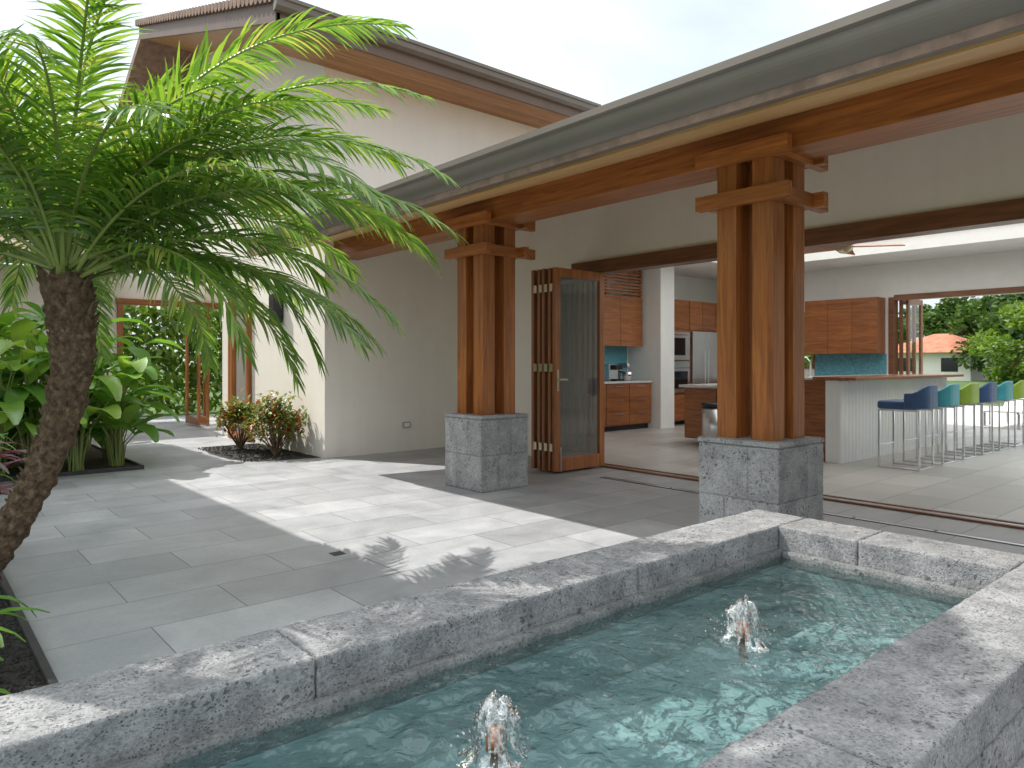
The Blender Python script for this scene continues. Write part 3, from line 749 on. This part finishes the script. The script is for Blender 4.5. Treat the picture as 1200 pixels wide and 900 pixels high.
def leafblade(base,az,e0,L,W,droop,V,F,fold=.25,n=7):
    p=Vector(base)
    for i in range(n+1):
        t=i/n; e=e0-droop*t; d=Vector((math.cos(az)*math.cos(e),math.sin(az)*math.cos(e),math.sin(e)))
        S=d.cross(Vector((0,0,1)));
        if S.length<.02: S=Vector((math.sin(az),-math.cos(az),0))
        S.normalize(); Up=S.cross(d)
        w=W*math.sin(math.pi*min(1,(t*.93+.04)))**.75
        k=len(V); wav=.06*W*math.sin(t*14)
        V.append(p-S*w+Up*(w*fold+wav)); V.append(p.copy()); V.append(p+S*w+Up*(w*fold-wav))
        if i: F.append((k-3,k-2,k+1,k)); F.append((k-2,k-1,k+2,k+1))
        p=p+d*(L/n)
def broad_plant(name,c,n,h,L,W,mat,sp=.30):
    e=empty(name); V=[];F=[];sv=[];sf=[]
    for k in range(n):
        az=k*2.4+U(-.3,.3); hh=h*U(.25,1); r=U(.05,sp)*h
        b=Vector(c)+Vector((math.cos(az)*.08*U(0,1),math.sin(az)*.08,0)); tp=Vector(c)+Vector((math.cos(az)*r,math.sin(az)*r,hh))
        md=b.lerp(tp,.55)+Vector((-math.cos(az)*.05,-math.sin(az)*.05,.05))
        v,f=tubedata([b,md,tp],[.012,.009,.006],5,len(sv)); sv+=v; sf+=f
        leafblade(tp,az,math.radians(U(10,60)),L*U(.7,1.15),W*U(.8,1.15),math.radians(U(50,110)),V,F,U(.1,.45))
    mk('stems',sv,sf,palmrach,e); mk('leaves',V,F,mat,e,smooth=True,recalc=False)
    return e
for (x,y,h,n) in ((2.0,9.6,1.15,34),(1.55,9.45,1.25,34),(1.15,9.5,1.4,32),(.8,9.45,1.2,30),(2.05,10.3,1.5,30),(1.5,10.3,1.7,30),(1.0,10.2,1.7,28),(.6,10.4,1.7,26),(1.95,11.4,1.7,26),(1.3,11.6,1.9,26),(.7,11.4,2.0,26),(1.8,12.8,1.7,22),(1.1,13,2.0,20),(.3,9.6,1.3,24)):
    broad_plant('broadleaf_plant',(x,y,.02),n,h,.60,.12,broad)
for (x,y) in ((.30,5.7),(.22,6.6),(.28,7.5),(.25,8.3)):
    broad_plant('cordyline_plant',(x,y,.02),30,.6,.45,.035,tim if y<7.2 else broad)
for (x,y,h) in ((.08,3.25,.36),(-.02,3.75,.45),(-.02,2.8,.34)):
    broad_plant('strap_leaf_plant',(x,y,.02),20,h,.32,.026,broad if y<3.5 else tim)
def shrub(name,c,h,r,n,ls,mat):
    e=empty(name); sv=[];sf=[];V=[];F=[]
    tips=[]
    for k in range(18):
        a=k*2.4; el=U(.5,1.4); d=Vector((math.cos(a)*math.cos(el),math.sin(a)*math.cos(el),math.sin(el)))
        tp=Vector(c)+Vector((d.x*r*1.2,d.y*r*1.2,d.z*h*.85)); md=Vector(c).lerp(tp,.5)+Vector((U(-.04,.04),U(-.04,.04),0))
        v,f=tubedata([c,md,tp],[.010,.007,.004],5,len(sv)); sv+=v;sf+=f; tips+=[tp,md.lerp(tp,.5),md.lerp(tp,.7)]
    for k in range(n):
        t=random.choice(tips)+Vector((random.gauss(0,.07),random.gauss(0,.07),random.gauss(0,.06)))
        leafblade(t,U(0,6.28),U(-.2,1.2),ls*U(.6,1.2),ls*.2*U(.8,1.2),U(.3,1.2),V,F,.3,3)
    mk('stems',sv,sf,bark,e); mk('leaves',V,F,mat,e,recalc=False)
shrub('croton_shrub',(3.80,9.25,.005),.84,.36,800,.11,crotonm)
shrub('croton_shrub',(3.72,10.3,.005),.78,.34,700,.11,crotonm)
shrub('croton_shrub',(4.0,9.75,.005),.60,.3,400,.10,crotonm)

def tree(c,h,r,mat,n=5000,ls=.16,trunk_h=.35,name='broadleaf_tree'):
    e=empty(name); c=Vector(c); sv=[];sf=[]
    v,f=tubedata([c,c+Vector((.05,.03,h*trunk_h)),c+Vector((0,.1,h*.75))],[r*.07,r*.055,r*.02],8,0); sv+=v;sf+=f
    V=[];F=[];cl=[]
    for k in range(34):
        a=U(0,6.28); z=U(-.9,1); rr=math.sqrt(max(0,1-z*z*.9))*U(.45,1)
        p=c+Vector((math.cos(a)*rr*r,math.sin(a)*rr*r,h*(.54+.42*z))); cl.append((p,U(.16,.36)*r))
        if k%3==0:
            b=c+Vector((0,0,h*U(trunk_h*.7,.6))); v,f=tubedata([b,b.lerp(p,.5)+Vector((0,0,.05*h)),p],[r*.03,r*.02,r*.008],5,len(sv)); sv+=v;sf+=f
    for k in range(n):
        p,s=random.choice(cl); d=Vector((random.gauss(0,1),random.gauss(0,1),random.gauss(0,1))).normalized()*s*(R()**.35)
        q=p+Vector((d.x,d.y,d.z*.75)); A=Vector((U(-1,1),U(-1,1),U(-.6,.6))).normalized(); B=A.cross(Vector((U(-1,1),U(-1,1),U(-1,1)))).normalized()
        l=ls*U(.6,1.3); k0=len(V); V+=[q-A*l,q+B*l*.45,q+A*l,q-B*l*.45]; F.append((k0,k0+1,k0+2,k0+3))
    mk('trunk',sv,sf,bark,e); mk('crown',V,F,mat,e,recalc=False)
tree((30.5,7.0,-.06),3.3,2.3,treeleaf,9000,.13,.1)
tree((34,4.5,-.06),3.8,2.8,treeleaf,7000,.15,.1)
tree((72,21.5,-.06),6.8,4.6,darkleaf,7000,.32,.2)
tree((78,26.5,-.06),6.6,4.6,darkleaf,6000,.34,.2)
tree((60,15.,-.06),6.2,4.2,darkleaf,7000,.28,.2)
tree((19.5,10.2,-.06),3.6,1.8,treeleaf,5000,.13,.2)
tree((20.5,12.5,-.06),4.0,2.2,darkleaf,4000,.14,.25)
V=[];F=[]
for k in range(9000):
    q=Vector((U(-1,8),19.2+U(-.5,.5),U(0,1)**.8*(2.6+.4*R()))); A=Vector((U(-1,1),U(-1,1),U(-1,1))).normalized(); B=A.cross(Vector((U(-1,1),U(-1,1),U(-1,1)))).normalized(); l=U(.08,.16); k0=len(V)
    V+=[q-A*l,q+B*l*.5,q+A*l,q-B*l*.5]; F.append((k0,k0+1,k0+2,k0+3))
mk('hedge',V,F,treeleaf,None,recalc=False)
V=[];F=[]
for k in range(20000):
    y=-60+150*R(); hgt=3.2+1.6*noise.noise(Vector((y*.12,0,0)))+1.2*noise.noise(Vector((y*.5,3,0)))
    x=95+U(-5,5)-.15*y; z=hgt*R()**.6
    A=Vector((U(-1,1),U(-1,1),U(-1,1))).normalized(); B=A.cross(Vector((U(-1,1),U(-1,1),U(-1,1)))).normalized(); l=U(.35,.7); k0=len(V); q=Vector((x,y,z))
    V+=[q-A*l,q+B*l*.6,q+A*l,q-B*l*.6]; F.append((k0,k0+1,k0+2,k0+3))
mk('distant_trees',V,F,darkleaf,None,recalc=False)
dh=empty('tile_roof_house')
box('walls',58,65,17.5,23.5,-.06,2.0,stucco,dh)
vs=[(57.3,16.8,2.0),(65.7,16.8,2.0),(65.7,24.2,2.0),(57.3,24.2,2.0),(61.5,20.0,3.5),(61.5,21.0,3.5)]
mk('roof',vs,[(0,1,4),(1,2,5,4),(2,3,5),(3,0,4,5),(0,3,2,1)],terracotta,dh)
boxes('windows',[(57.97,58.0,18.3,19.4,.6,1.6),(57.97,58.0,21.2,22.4,.6,1.6),(59.5,61,17.47,17.5,.6,1.6)],blackg,dh)
